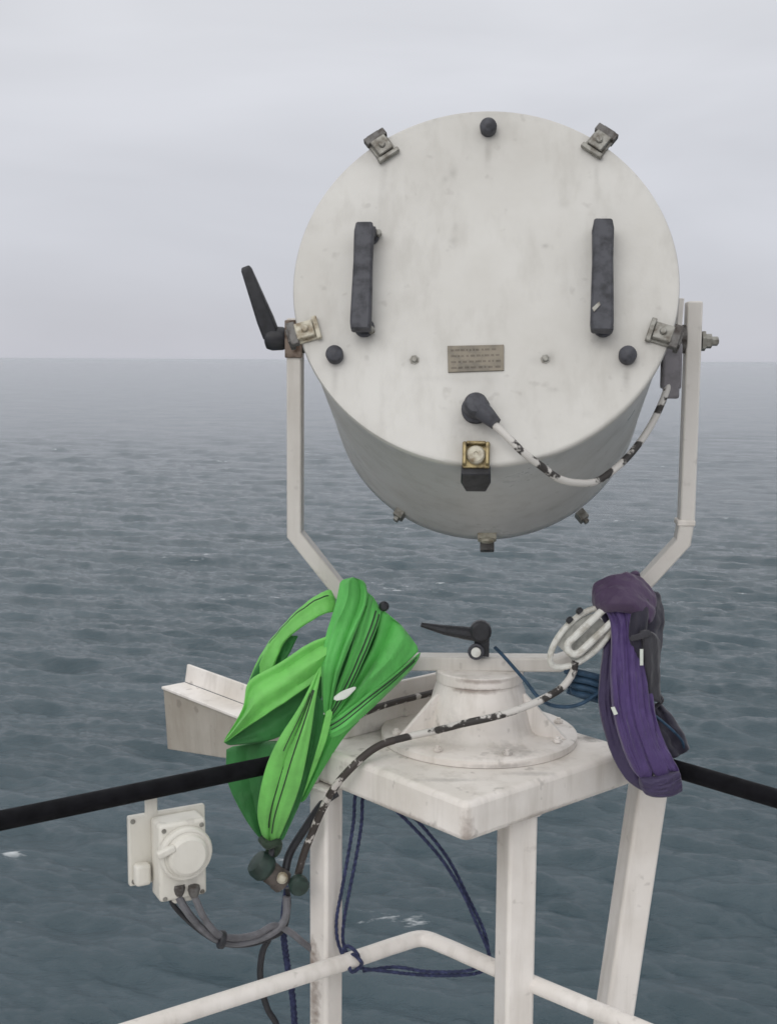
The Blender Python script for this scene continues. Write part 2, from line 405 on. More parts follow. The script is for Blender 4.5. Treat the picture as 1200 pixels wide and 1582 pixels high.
# ------------------------------------------------------------------ mounting stand: table plate on three legs, in the corner of the railing
ZT = -0.66                                    # top of the table
ea = Vector((-0.66, 0.751, 0)).normalized(); eb = Vector((0.751, 0.66, 0)).normalized()
K0 = WZ(720, 1242, ZT)
LA, LB, SK = 0.375, 0.41, 0.062
stand = thing('searchlight_stand', 'weathered white steel table on three legs carrying the searchlight', 'stand', E3(0.16, 2.09, DECK))
def rounded(poly, r, n=5):
    out = []
    for i, p in enumerate(poly):
        a = (poly[i-1]-p).normalized(); b = (poly[(i+1) % len(poly)]-p).normalized()
        p0, p1 = p+a*r, p+b*r
        for j in range(n+1):
            t = j/n; out.append(p0*(1-t)**2 + p*2*t*(1-t) + p1*t*t)
    return out
plate = [K0, K0+eb*LB, K0+eb*LB+ea*LA, K0+ea*LA]
MB().prism(rounded(plate, 0.018), Vector((0, 0, -SK))).build('table_plate', 'white', stand, 50, 0.009, 3)
def post(px, Yp, zt, bottom, half, ang, lean=None):
    top = E3((px-600)*Yp/1815.0, Yp, zt)
    a = Vector((math.cos(R(ang)), math.sin(R(ang)), 0)); b = Vector((-a.y, a.x, 0))
    h = half; bot = bottom
    prof = [(-h, -h), (h, -h), (h, h), (-h, h)]
    mb = MB(); mb.sweep([top, bot], prof, a)
    return mb.build('leg', 'post', stand, 50, 0.006, 3)
zt = ZT-SK-0.003
p1 = E3(-0.104, 2.040, zt); post(600-0.104*1815/2.040, 2.040, zt, E3(-0.106, 2.040, DECK), 0.0215, 48)
post(800, 1.925, zt, E3(0.212, 1.925, DECK), 0.0255, 20)
post(1001, 2.105, zt, E3(0.346, 2.09, DECK), 0.0275, 10)
def weld(path, r=0.0035):
    q = spline(path, 8); mb = MB(); mb.tube(q, r, 7, [1+0.35*noise.noise((i_*0.9, len(path), 3)) for i_ in range(len(q))]); return mb.build('weld_bead', 'post', stand)
def weld_square(c, half, ang):
    a = Vector((math.cos(R(ang)), math.sin(R(ang)), 0)); b = Vector((-a.y, a.x, 0)); h = half+0.001
    weld([c+a*x*h+b*y*h for x, y in ((-1, -1), (0, -1), (1, -1), (1, 0), (1, 1), (0, 1), (-1, 1), (-1, 0), (-1, -1))])
weld_square(p1, 0.0215, 48); weld_square(E3((800-600)*1.925/1815.0, 1.925, zt), 0.0255, 20); weld_square(E3((1001-600)*2.105/1815.0, 2.105, zt), 0.0275, 10)
# side bracket reaching out beyond the rail on the left: floor strip, raised back lip, tapering front web
def side_bracket():
    mb = MB()
    f0 = K0 + ea*(LA+0.003) - Z*0.002; f1 = K0 + ea*0.875
    w = 0.055
    mb.prism([f0, f0+eb*w, f1+eb*w, f1], Vector((0, 0, -0.006)))
    lip = Vector((0, 0, 0.036)) + eb*0.006
    q0, q1 = f0+eb*w, f1+eb*w
    mb.prism([q0, q1, q1+lip, q0+lip], eb*0.006)
    dz = (Vector((0, 0, -1))+eb*0.06).normalized(); g0 = f0+eb*0.004+dz*0.0065; g1 = f1+eb*0.004+dz*0.0065
    brk = mb.build('side_bracket', 'white', stand, 40, 0.0015, 2)
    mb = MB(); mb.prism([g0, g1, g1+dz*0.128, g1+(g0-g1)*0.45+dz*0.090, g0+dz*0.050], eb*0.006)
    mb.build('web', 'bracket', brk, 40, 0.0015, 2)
    mb = MB(); b0 = K0+ea*(LA-0.012)+eb*0.06; b1 = K0+ea*(LA-0.012)+eb*0.335
    mb.prism([b0, b1, b1+Z*0.082, b0+Z*0.082], ea*0.008)
    mb.build('back_lip', 'white', stand, 40, 0.002, 2)
side_bracket()

# ------------------------------------------------------------------ guard railing
rail = thing('guard_railing', 'ship railing with black top rails and white pipe lower rail bent at the corner', 'railing', E3(0.05, 2.2, DECK))
ZR = -0.678
l2, l1 = WZ(440, 1177, ZR), WZ(15, 1265, ZR); dl = (l1-l2).normalized()
l2 = l2 - dl*0.03
MB().tube([l2, l1, l1+dl*1.1], 0.0150, 20).build('top_rail', 'rail', rail)
r2, r1 = WZ(1040, 1187, ZR), WZ(1200, 1234, ZR); dr_ = (r1-r2).normalized()
MB().tube([r2-dr_*0.07, r1, r1+dr_*1.1], 0.0150, 20).build('top_rail', 'rail', rail)
ZM = -1.02
a0 = WZ(220, 1586, ZM); a1 = WZ(525, 1489, ZM); b0 = WZ(775, 1500, ZM); b1 = WZ(985, 1588, ZM)
cor1 = WZ(615, 1459, ZM); cor2 = WZ(688, 1462, ZM)
mid = [a0+(a0-a1).normalized()*1.1, a0, a1]
mid += spline([a1.lerp(cor1, 0.55), cor1, WZ(652, 1450, ZM), cor2, cor2.lerp(b0, 0.4)], 6) + [b0, b1, b1+(b1-b0).normalized()*1.1]
MB().tube(mid, 0.0142, 18).build('middle_rail', 'post', rail)
for e, pth in ((l1+dl*1.05, 0), (r1+dr_*1.05, 1)):
    MB().tube([e-Z*0.017, Vector((e.x, e.y, EYE+DECK))], 0.02, 16).build('stanchion', 'post', rail)

# ------------------------------------------------------------------ the searchlight
YAW, TILT = R(5), R(21.5)
LC = E3(0.143, 1.9, 0.1205); LR = 0.293
ln = Vector((-math.sin(YAW)*math.cos(TILT), -math.cos(YAW)*math.cos(TILT), math.sin(TILT)))
lu = Vector((math.cos(YAW), -math.sin(YAW), 0)); lv = lu.cross(-ln) if lu.cross(-ln).z > 0 else -lu.cross(-ln)
PIV = LC - ln*0.225
ax = Vector((PIV.x, PIV.y, 0))
sl = thing('searchlight', 'large white drum searchlight tilted down on its yoke above the sea', 'searchlight', E3(PIV.x, PIV.y, ZT))
def L(px, py, w=0.0): return WP(px, py, LC+ln*w, ln)
# pedestal
pc = E3(PIV.x, PIV.y, ZT)
prof = [(0.172, 0.0), (0.172, 0.011), (0.168, 0.014), (0.112, 0.016), (0.104, 0.0175), (0.098, 0.022), (0.094, 0.032), (0.086, 0.062), (0.0795, 0.088),
        (0.0745, 0.100), (0.0740, 0.1035), (0.0765, 0.105), (0.0765, 0.1215), (0.0745, 0.1235), (0.02, 0.1235)]
ped = MB().lathe(pc+Z*0.001, Z, prof, 72).build('pedestal', 'pedestal', sl, 40)
for a in (204, 338, 88):
    d = Vector((math.cos(R(a)), math.sin(R(a)), 0)); t = Vector((-d.y, d.x, 0)); base = pc+d*0.105+Z*0.0155
    MB().prism([base-t*0.004, pc+d*0.158+Z*0.0155-t*0.004, pc+d*0.152+Z*0.022-t*0.004, pc+d*0.084+Z*0.088-t*0.004, pc+d*0.072+Z*0.085-t*0.004, pc+d*0.085+Z*0.02-t*0.004], t*0.008).build('gusset', 'pedestal', ped, 40, 0.0015)
for k in range(8):
    a = R(14+45*k); d = Vector((math.cos(a), math.sin(a), 0))
    MB().lathe(pc+d*0.15+Z*0.0165, Z, [(0.008, 0), (0.008, 0.005), (0.004, 0.006), (0.004, 0.009), (0.001, 0.0095)], 6).build('bolt', 'pedestal', ped, 40)
# yoke: flat bar bent to a wide U
nh = Vector((math.sin(YAW), math.cos(YAW), 0))
def K(px, py): return WP(px, py, PIV, nh)
yk = [K(456.5, 492), K(456.5, 824), K(523, 908), K(607, 1014), K(640, 1022), K(862, 1024), K(890, 1014), K(987, 908), K(1053, 836), K(1059, 800), K(1071, 466)]
hw, hd = 0.0125, 0.019
def yoke_profile(): return [(-hd, -hw), (hd, -hw), (hd, hw), (-hd, hw)]
yoke = MB().sweep(yk, yoke_profile(), nh).build('yoke', 'yoke', sl, 30, 0.003, 2)
# trunnions
for px, sgn in ((456.5, -1), (1070, 1)):
    c = K(px, 524)
    inner = c - lu*sgn*0.05
    MB().lathe(c-lu*sgn*0.013, -lu*sgn, [(0.024, 0), (0.024, 0.008), (0.017, 0.010), (0.017, 0.05)], 28).build('pivot_boss', 'dark_metal', sl)
c = K(1071, 527)
MB().lathe(c+lu*0.0128, lu, [(0.017, 0), (0.017, 0.006), (0.0125, 0.0065), (0.0125, 0.016), (0.008, 0.0165), (0.008, 0.026), (0.005, 0.028)], 6).build('pivot_bolt', 'metal', yoke, 30)
# rusty clamp on top of the left arm, strap plate beside the right arm
mb = MB(); c = K(456.5, 524); mb.box(c-nh*0.021, lu, nh, Z, 0.030, 0.004, 0.064); mb.build('pivot_clamp', 'rusty', yoke, 30, 0.002)
mb = MB(); a = K(1049, 462); b = K(1041, 560); mb.sweep([a-nh*0.012, b-nh*0.012], [(-0.016, -0.004), (0.016, -0.004), (0.016, 0.004), (-0.016, 0.004)], nh); mb.build('pivot_plate', 'yoke', yoke, 30, 0.001)
mb = MB(); c = K(1057, 806); mb.box(c, lu, nh, Z, 0.030, 0.043, 0.010); mb.build('clip', 'white', yoke, 30, 0.002)
# black locking lever on the left trunnion
mb = MB(); c = K(446, 523)
mb.lathe(c+lu*0.002, -lu, [(0.013, 0), (0.016, 0.004), (0.020, 0.012), (0.021, 0.030), (0.018, 0.040), (0.010, 0.043)], 20)
q0 = K(421, 520)-nh*0.006; q1 = K(384, 418)-nh*0.016
mb.sweep([q0, q0.lerp(q1, 0.25), q1, q1+(q1-q0).normalized()*0.006], [(-0.010, -0.0125), (-0.004, -0.0150), (0.004, -0.0150), (0.010, -0.0125), (0.010, 0.0125), (0.004, 0.0150), (-0.004, 0.0150), (-0.010, 0.0125)], nh, True, [1.0, 1.0, 0.62, 0.45])
mb.build('lock_lever', 'black', sl, 35, 0.0015)
# drum housing (lathe along -ln), with a front rim at the far end
hp = [(LR-0.010, 0.013), (LR-0.003, 0.016), (LR-0.003, 0.020), (LR-0.006, 0.0215), (LR-0.006, 0.450), (LR-0.0045, 0.452), (LR-0.0045, 0.492), (LR-0.008, 0.500), (LR-0.040, 0.504), (0.02, 0.470)]
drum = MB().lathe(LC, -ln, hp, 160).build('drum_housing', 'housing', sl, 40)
def on_drum(px, py, t):          # point on the drum shell on the sight line (first hit)
    o = Vector((0, 0, EYE)); d = ray(px, py).normalized(); w = o-LC
    dp = d-ln*d.dot(ln); wp = w-ln*w.dot(ln)
    A, B, C = dp.dot(dp), 2*dp.dot(wp), wp.dot(wp)-(LR-0.006+t)**2
    D = B*B-4*A*C
    if D < 0: D = 0
    return o+d*((-B-math.sqrt(D))/(2*A))
def radial(p):
    w = p-LC; w = w-ln*w.dot(ln); return w.normalized()
# small catches at the far rim: left, right, and a pale one at the bottom
for px, py in ((618, 793), (898, 797)):
    p = on_drum(px, py, 0.004); r_ = radial(p); t = ln.cross(r_)
    MB().box(p, t, r_, ln, 0.018, 0.020, 0.030).box(p+r_*0.012, t, r_, ln, 0.009, 0.010, 0.016).build('rim_catch', 'metal', drum, 30, 0.0015)
p = on_drum(752, 832, 0.004); r_ = radial(p); t = ln.cross(r_)
MB().box(p+ln*0.012, t, r_, ln, 0.034, 0.012, 0.03).lathe(p+ln*0.02+r_*0.006, r_, [(0.013, 0), (0.013, 0.004), (0.010, 0.006)], 16).build('rim_catch', 'pale_metal', drum, 30, 0.002)
MB().box(p-ln*0.02+r_*0.010, t, r_, ln, 0.026, 0.018, 0.024).build('rim_catch', 'dark_metal', drum, 30, 0.002)
# back lid: dished disc with a rolled rim, fine mesh that carries its dark halos and stains
LATCH = [(590, 229), (925, 222), (471, 514), (1024, 518)]
KNOB = [(754, 201), (518, 551), (968, 552)]
def lid_mesh():
    na, rr = 288, np.concatenate([np.linspace(0.0015, LR-0.004, 120), [LR-0.0015, LR, LR, LR-0.003]])
    ww = np.concatenate([np.zeros(120), [-0.001, -0.004, -0.013, -0.0145]])
    mb = MB(); v = []
    st = []
    stain_halos = []      # (px, py, rx, ry, strength): dark halos round fittings and grime runs below them
    for (a, b) in KNOB: stain_halos += [(a, b+4, 22, 24, 0.30), (a-1, b+34, 4.5, 22, 0.42)]
    for (a, b) in LATCH: stain_halos += [(a, b+5, 30, 28, 0.26), (a+(4 if a < 700 else -4), b+48, 3.5, 42, 0.24)]
    stain_halos += [(576, 430, 26, 95, 0.17), (948, 430, 24, 100, 0.16), (585, 372, 16, 20, 0.3), (566, 520, 22, 18, 0.3), (930, 528, 24, 14, 0.3),
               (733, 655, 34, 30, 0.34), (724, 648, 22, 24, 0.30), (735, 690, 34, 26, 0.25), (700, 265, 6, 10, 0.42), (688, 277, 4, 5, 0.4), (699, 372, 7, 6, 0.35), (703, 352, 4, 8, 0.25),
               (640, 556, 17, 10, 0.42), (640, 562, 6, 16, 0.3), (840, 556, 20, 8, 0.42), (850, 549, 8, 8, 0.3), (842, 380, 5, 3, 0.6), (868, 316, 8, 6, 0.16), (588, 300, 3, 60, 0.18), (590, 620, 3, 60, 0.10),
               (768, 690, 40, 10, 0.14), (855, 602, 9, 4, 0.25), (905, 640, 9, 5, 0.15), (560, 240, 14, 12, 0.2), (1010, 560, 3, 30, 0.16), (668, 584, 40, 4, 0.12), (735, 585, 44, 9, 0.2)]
    dct = []
    for s in stain_halos:
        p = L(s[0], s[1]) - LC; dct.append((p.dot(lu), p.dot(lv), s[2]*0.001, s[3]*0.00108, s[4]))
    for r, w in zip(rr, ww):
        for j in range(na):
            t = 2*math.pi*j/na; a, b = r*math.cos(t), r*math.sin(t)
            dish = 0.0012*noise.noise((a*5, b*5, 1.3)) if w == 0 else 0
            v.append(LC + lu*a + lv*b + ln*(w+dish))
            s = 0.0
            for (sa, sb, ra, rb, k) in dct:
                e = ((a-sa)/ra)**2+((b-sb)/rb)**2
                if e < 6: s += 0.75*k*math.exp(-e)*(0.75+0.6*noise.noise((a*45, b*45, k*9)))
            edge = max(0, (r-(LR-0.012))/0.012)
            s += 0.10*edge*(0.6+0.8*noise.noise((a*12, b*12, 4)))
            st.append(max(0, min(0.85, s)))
    nr = len(rr); f = [tuple(range(na))]
    for i in range(nr-1):
        for j in range(na): f.append((i*na+j, i*na+(j+1) % na, (i+1)*na+(j+1) % na, (i+1)*na+j))
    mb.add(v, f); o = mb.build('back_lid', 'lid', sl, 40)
    at = o.data.attributes.new('stain_halo', 'FLOAT', 'POINT'); at.data.foreach_set('value', st)
    return o
lid = lid_mesh()
def latch(px, py, dark):
    c = L(px, py, 0.0); d = c-LC; d = (d-ln*d.dot(ln)).normalized(); t = ln.cross(d)
    mb = MB()
    mb.box(c+ln*0.0025-d*0.003, d, t, ln, 0.038, 0.034, 0.004)
    mb.box(c+ln*0.0085-d*0.001, d, t, ln, 0.028, 0.026, 0.010)
    mb.lathe(c+ln*0.0135-d*0.002, ln, [(0.0055, 0), (0.0055, 0.003), (0.004, 0.004)], 14)
    mb.box(c+ln*0.006-d*0.0195, d, t, ln, 0.008, 0.038, 0.008)
    o = mb.build('latch', dark, lid, 30, 0.0018)
    mb = MB()
    mb.box(c+ln*0.006+d*0.018, d, t, ln, 0.013, 0.037, 0.012)
    mb.box(c-ln*0.010+d*0.024, d, t, ln, 0.008, 0.022, 0.034)
    mb.build('latch_hook', 'dark_metal', lid, 30, 0.0015)
for (a, b), mt in zip(LATCH, ('metal', 'metal', 'pale_metal', 'metal')): latch(a, b, mt)
# bottom latch: tarnished frame with a pale boss and a black toggle on the drum below
c = L(735, 704); d = -lv; t = lu
mb = MB(); mb.box(c+ln*0.003, t, d, ln, 0.040, 0.040, 0.005)
for s in (-1, 1): mb.box(c+ln*0.010+t*(s*0.0165), t, d, ln, 0.005, 0.034, 0.014)
mb.box(c+ln*0.010-d*0.016, t, d, ln, 0.028, 0.005, 0.010); mb.build('latch', 'brass', lid, 30, 0.0015)
MB().lathe(c+ln*0.0055+d*0.002, ln, [(0.0135, 0), (0.0135, 0.008), (0.011, 0.011), (0.0035, 0.0115), (0.003, 0.010)], 20).build('latch_boss', 'pale_metal', lid, 30)
p = c+d*0.022-ln*0.006
mb = MB(); mb.sweep([p+ln*0.008, p-ln*0.018+d*0.006, p-ln*0.045+d*0.014], [(-0.021, -0.008), (0.021, -0.008), (0.021, 0.008), (-0.021, 0.008)], t, True, [1.0, 1.05, 0.72]); mb.build('toggle', 'black', lid, 30, 0.002)
# knobs
for (a, b) in KNOB:
    MB().lathe(L(a, b), ln, [(0.0125, 0), (0.0130, 0.005), (0.0135, 0.012), (0.0120, 0.017), (0.0075, 0.020), (0.001, 0.021)], 22).build('knob', 'worn_black', lid, 30)
# grab handles
def handle(top, bot, wtop, mt):
    mb = MB(); h = 0.030
    a0, a1 = L(*mt[0]), L(*mt[1]); g0, g1 = L(*top, h), L(*bot, h)
    side = (lu - (g1-g0).normalized()*lu.dot((g1-g0).normalized())).normalized()
    path = [g0+(g0-g1).normalized()*0.004, g0.lerp(g1, 0.06), g0.lerp(g1, 0.35), g0.lerp(g1, 0.62), g0.lerp(g1, 0.93), g1]
    pf = [(-wtop*0.8, -0.010), (wtop*0.8, -0.010), (wtop, -0.006), (wtop, 0.006), (wtop*0.8, 0.010), (-wtop*0.8, 0.010), (-wtop, 0.006), (-wtop, -0.006)]
    mb.sweep(path, pf, side, True, [0.85, 1, 0.95, 1, 1.05, 0.95])
    for a, g in ((a0, g0.lerp(g1, 0.05)), (a1, g0.lerp(g1, 0.93))):
        mb.sweep([a+ln*0.0005, a+ln*0.016, g], [(-0.011, -0.008), (0.011, -0.008), (0.011, 0.008), (-0.011, 0.008)], side)
        mb.lathe(a, ln, [(0.0155, 0), (0.0155, 0.004), (0.012, 0.006)], 18)
    o = mb.build('grab_handle', 'worn_black', lid, 40, 0.001)
handle((563, 350), (557, 510), 0.0150, ((571, 366), (563, 507)))
handle((931, 345), (929, 512), 0.0160, ((929, 360), (931, 507)))
MB().lathe(L(585, 362, 0.004), ln, [(0.005, 0), (0.005, 0.008), (0.003, 0.009)], 10).build('handle_screw', 'metal', lid, 30)
MB().lathe(L(574, 512, 0.004), ln, [(0.005, 0), (0.005, 0.010), (0.003, 0.011)], 10).build('handle_screw', 'metal', lid, 30)
MB().prism([L(914, 476, 0.042), L(925, 466, 0.042), L(927, 471, 0.042), L(917, 482, 0.042)], ln*0.001).build('handle_chip', 'metal', lid, 30)
# plate: dull metal with a raised border, four rivets and worn rows of engraving too fine to read
plt = MB().prism([L(691, 535, 0.0006), L(778, 533, 0.0006), L(778, 573, 0.0006), L(692, 576, 0.0006)], ln*0.0022).build('name_plate', 'plate', lid, 30, 0.0006)
mb = MB(); pc_ = L(734.7, 554.3, 0.0028); pu_ = (L(778, 553, 0.0028)-L(692, 555.5, 0.0028)).normalized(); pv_ = ln.cross(pu_)
for row in range(4):
    x = -0.037
    while x < 0.036:
        wd = random.uniform(0.002, 0.009)
        if x+wd < 0.038: mb.box(pc_+pu_*(x+wd/2)+pv_*(0.0145-0.0093*row), pu_, pv_, ln, wd, 0.0028, 0.0005)
        x += wd+random.uniform(0.0016, 0.004)
eng = mb.build('engraving', 'engrave', lid, 30); eng['kind'] = 'stuff'
# small painted-over screws beside the plate
for (a, b) in ((640, 556), (842, 555)):
    c = L(a, b)
    MB().lathe(c, ln, [(0.0075, 0), (0.0075, 0.0012), (0.0050, 0.0014), (0.0050, 0.004), (0.0035, 0.005), (0.001, 0.0051)], 7).build('screw', 'metal', lid, 30)
# cable socket and the chipped cable looping to the junction block by the right trunnion
c = L(735, 634); mb = MB()
mb.lathe(c, ln, [(0.0215, 0), (0.0215, 0.008), (0.018, 0.010), (0.0175, 0.030), (0.014, 0.036), (0.004, 0.038)], 24)
e0 = c+ln*0.024; e1 = L(766, 655, 0.026)
mb.tube([e0, e0.lerp(e1, 0.5), e1], 0.0125, 14, [1.2, 1.05, 0.75]); mb.build('cable_socket', 'worn_black', lid, 35)
jb_c = WY(1037, 566, 1.97)
cab = [L(752, 646, 0.026), L(775, 667, 0.027), L(808, 699, 0.022), WY(838, 722, 1.785), WY(862, 739, 1.80), WY(890, 746, 1.82), WY(922, 743, 1.85), WY(958, 717, 1.88), WY(985, 687, 1.91), WY(1006, 655, 1.935), WY(1021, 624, 1.95), WY(1034, 590, 1.965)]
MB().tube(cab, 0.0056, 12, None, 8).build('power_cable', 'chipped', sl)
mb = MB(); mb.box(jb_c+Vector((0, 0.004, 0)), lu, nh, Z, 0.030, 0.034, 0.072); mb.box(jb_c-Z*0.040, lu, nh, Z, 0.024, 0.026, 0.022)
mb.build('junction_block', 'grey_block', sl, 30, 0.004)
mb = MB(); mb.lathe(WY(1037, 540, 1.985)-lu*0.012, lu, [(0.022, 0), (0.024, 0.004), (0.024, 0.022), (0.020, 0.026)], 20); mb.box(WY(1040, 520, 1.99), lu, nh, Z, 0.022, 0.03, 0.030)
mb.build('pivot_nut', 'dark_metal', sl, 30, 0.002)
# pan lock on the yoke's cross bar: black lever with a ring
mb = MB(); py_ = PIV.y-0.020
mb.box(WY(744, 988, py_), lu, nh, Z, 0.026, 0.022, 0.056); mb.lathe(WY(742, 975, py_-0.012), -nh, [(0.017, -0.012), (0.019, -0.006), (0.019, 0.008), (0.014, 0.012)], 16)
q0, q1, q2 = WY(745, 982, py_-0.008), WY(685, 973, py_-0.012), WY(650, 965, py_-0.012)
mb.tube([q0, q0.lerp(q1, 0.5), q1, q2], 0.011, 10, [1.1, 1.0, 0.75, 0.35])
for k in range(5): mb.lathe(q0.lerp(q1, 0.42+0.13*k), (q1-q0).normalized(), [(0.0095-0.0004*k, 0), (0.0122-0.0007*k, 0.002), (0.0095-0.0004*k, 0.004)], 10)
mb.build('pan_lock', 'black', sl, 35, 0.001)
ring_c = WY(735, 1007, py_-0.016); rp = [ring_c+lu*(0.0115*math.cos(t))+Z*(0.0115*math.sin(t)) for t in np.linspace(0, 2*math.pi, 22)]
MB().tube(rp, 0.0030, 8).build('lock_ring', 'worn_black', sl)
MB().lathe(ring_c-nh*0.002, -nh, [(0.0085, 0), (0.0085, 0.004), (0.005, 0.0045)], 16).build('lock_washer', 'white_cord', sl)

# ------------------------------------------------------------------ fabric: closed pillow-like folds lofted between two edges
def resample(p, n):
    p = spline(p, 10); d = [0.0]
    for i in range(1, len(p)): d.append(d[-1]+(p[i]-p[i-1]).length)
    out = []; j = 0
    for k in range(n):
        t = d[-1]*k/(n-1)
        while j < len(d)-2 and d[j+1] < t: j += 1
        q = (t-d[j])/max(1e-9, d[j+1]-d[j]); out.append(p[j].lerp(p[j+1], min(1, q)))
    return out
def pillow(name, mat, parent, left, right, bf=0.012, bb=0.006, folds=(), n=44, k=22, wob=0.002, seed=0, sharp=0.6, r0=0.05, r1=0.05, crease=0.0, flat=1.0):
    bf *= flat; bb *= flat
    A = resample(pts(left), n); B = resample(pts(right), n); mb = MB(); v = []; kk = 2*k
    toward = Vector((0, -1, 0.12)).normalized()
    def surf(s, t, front=True):
        i = min(n-2, int(s*(n-1))); q = s*(n-1)-i
        a = A[i].lerp(A[i+1], q); b = B[i].lerp(B[i+1], q)
        g = 1.0
        if r0 > 0 and s < r0: g = math.sqrt(max(0.0, 1-(1-s/r0)**2))
        if r1 > 0 and 1-s < r1: g = min(g, math.sqrt(max(0.0, 1-(1-(1-s)/r1)**2)))
        g = max(0.03, g)
        if g < 1:
            cc = (a+b)/2; a = cc.lerp(a, g); b = cc.lerp(b, g)
        u = 0.5-0.5*math.cos(math.pi*t)
        p = a.lerp(b, u); w = (b-a).length
        nn = toward - (b-a).normalized()*toward.dot((b-a).normalized()) if w > 1e-6 else toward
        nn.normalize()
        env = min(1.0, w/0.03)*g
        if front:
            h = bf*math.sin(math.pi*t)**sharp*env
            for (c, wd, dp) in folds: h += dp*math.exp(-((u-c)/wd)**2)*math.sin(math.pi*t)**0.3*env
        else: h = -bb*math.sin(math.pi*t)**sharp*env
        ns = wob*(noise.noise((p.x*38+seed, p.y*38, p.z*22)) + 0.6*noise.noise((p.x*90, p.y*90+seed, p.z*60)))
        if crease and front:
            q_ = noise.noise((u*5+seed, s*2.0, seed*1.7)); ns += crease*(0.6-2.0*abs(q_))*math.sin(math.pi*t)**0.5*env
        return p + nn*(h+ns*(1 if front else 0.4)) + Z*(ns*0.6)
    for i in range(n):
        s = i/(n-1)
        for j in range(k): v.append(surf(s, (j)/k, True))
        for j in range(k): v.append(surf(s, 1-(j)/k, False))
    f = []
    for i in range(n-1):
        for j in range(kk): f.append((i*kk+j, i*kk+(j+1) % kk, (i+1)*kk+(j+1) % kk, (i+1)*kk+j))
    f += [tuple(range(kk))[::-1], tuple((n-1)*kk+j for j in range(kk))]
    mb.add(v, f); o = mb.build(name, mat, parent, 60)
    o.data.shade_smooth()
    return o, surf
def seam(parent, surf, s0, s1, t0, t1, r=0.0012, name='stripe', n=30, mat='seam'):
    p = []
    for i in range(n):
        q = i/(n-1); p.append(surf(s0+(s1-s0)*q, t0+(t1-t0)*q) + Vector((0, -0.0006, 0)))
    return MB().tube(p, r, 6).build(name, mat, parent)

gr = thing('webbing_sling', 'bright green folded webbing sling with black stripes hung on the left yoke arm', 'sling', WY(505, 1060, 2.03))
# fall behind in the shaded green, hanging below the rail
o, _ = pillow('webbing_fold', 'green_shaded', gr, [(350, 1150, 2.06), (352, 1205, 2.055), (378, 1262, 2.04), (408, 1302, 2.03)], [(470, 1140, 2.03), (455, 1200, 2.03), (440, 1260, 2.025), (424, 1305, 2.025)], 0.012, 0.006, [(0.35, 0.12, -0.012), (0.65, 0.1, 0.01)], seed=1, sharp=0.3, crease=0.0025, flat=0.5)
# strap loop at the upper left, a short twisted band with a gap below it
o, sf = pillow('strap_loop', 'green_lit', gr, [(516, 908, 2.06), (490, 920, 2.05), (455, 947, 2.05), (415, 994, 2.05), (392, 1035, 2.06), (381, 1062, 2.06)], [(521, 944, 2.04), (498, 950, 2.03), (470, 966, 2.03), (440, 992, 2.03), (424, 1028, 2.03), (420, 1056, 2.03)], 0.005, 0.003, [(0.35, 0.12, 0.004)], seed=2, sharp=0.5)
seam(o, sf, 0.05, 0.62, 0.38, 0.3)
pillow('webbing_fold', 'green_shaded', gr, [(424, 984, 2.045), (400, 1022, 2.045), (380, 1064, 2.045)], [(462, 980, 2.05), (446, 1012, 2.045), (430, 1040, 2.04)], 0.006, 0.005, seed=41, sharp=0.3, crease=0.0025, flat=0.5)
# the wide left leaf
o, sf = pillow('webbing_fold', 'green_shaded', gr, [(500, 1008, 2.02), (440, 1070, 2.02), (390, 1108, 2.02), (345, 1142, 2.02)], [(500, 1078, 2.02), (470, 1112, 2.02), (420, 1143, 2.02), (348, 1152, 2.02)], 0.008, 0.006, seed=3, sharp=0.3, crease=0.0025, flat=0.5)
o, sf = pillow('webbing_fold', 'green_lit', gr, [(518, 978, 2.02), (478, 994, 2.015), (432, 1024, 2.01), (386, 1052, 2.01), (375, 1096, 2.01), (345, 1145, 2.01)], [(522, 1020, 2.01), (488, 1052, 2.00), (445, 1082, 1.995), (410, 1105, 1.995), (380, 1125, 2.0), (346, 1149, 2.01)], 0.016, 0.008, [(0.55, 0.13, 0.010), (0.22, 0.1, -0.007), (0.85, 0.08, -0.006)], seed=4, wob=0.0012, sharp=0.3, crease=0.0025, flat=0.5)
# the fan: four pleats spreading from the gathered foot to the upper right
foot = (508, 1112)
o, sf = pillow('webbing_fold', 'green_shaded', gr, [(530, 905, 2.07), (520, 1000, 2.06), (505, 1110, 2.04)], [(640, 1005, 2.06), (590, 1060, 2.05), (520, 1120, 2.03)], 0.004, 0.004, seed=9, sharp=0.3, crease=0.0025, flat=0.5)
o, sf = pillow('webbing_fold', 'green', gr, [(527, 891, 2.045), (518, 935, 2.03), (504, 990, 2.02), (498, 1050, 2.0), (500, 1105, 1.99)], [(563, 892, 2.045), (567, 928, 2.03), (545, 985, 2.0), (522, 1045, 1.99), (508, 1110, 1.985)], 0.020, 0.010, [(0.78, 0.09, -0.010), (0.35, 0.12, 0.008)], seed=5, wob=0.0012, sharp=0.3, crease=0.0025, flat=0.5)
o, sf = pillow('webbing_fold', 'green', gr, [(562, 905, 2.055), (556, 950, 2.03), (540, 1010, 2.01), (520, 1065, 2.0), (505, 1108, 1.995)], [(590, 938, 2.055), (583, 968, 2.03), (562, 1020, 2.01), (538, 1070, 2.0), (512, 1112, 1.99)], 0.015, 0.008, [(0.3, 0.12, 0.007)], seed=6, sharp=0.3, crease=0.0025, flat=0.5)
seam(o, sf, 0.08, 0.97, 0.66, 0.5, 0.0013); seam(o, sf, 0.08, 0.97, 0.82, 0.68, 0.0013)
MB().lathe(WY(593, 936, 2.045), Vector((0, -1, 0)), [(0.008, 0), (0.009, 0.004), (0.005, 0.008)], 12).build('snap', 'black', gr)
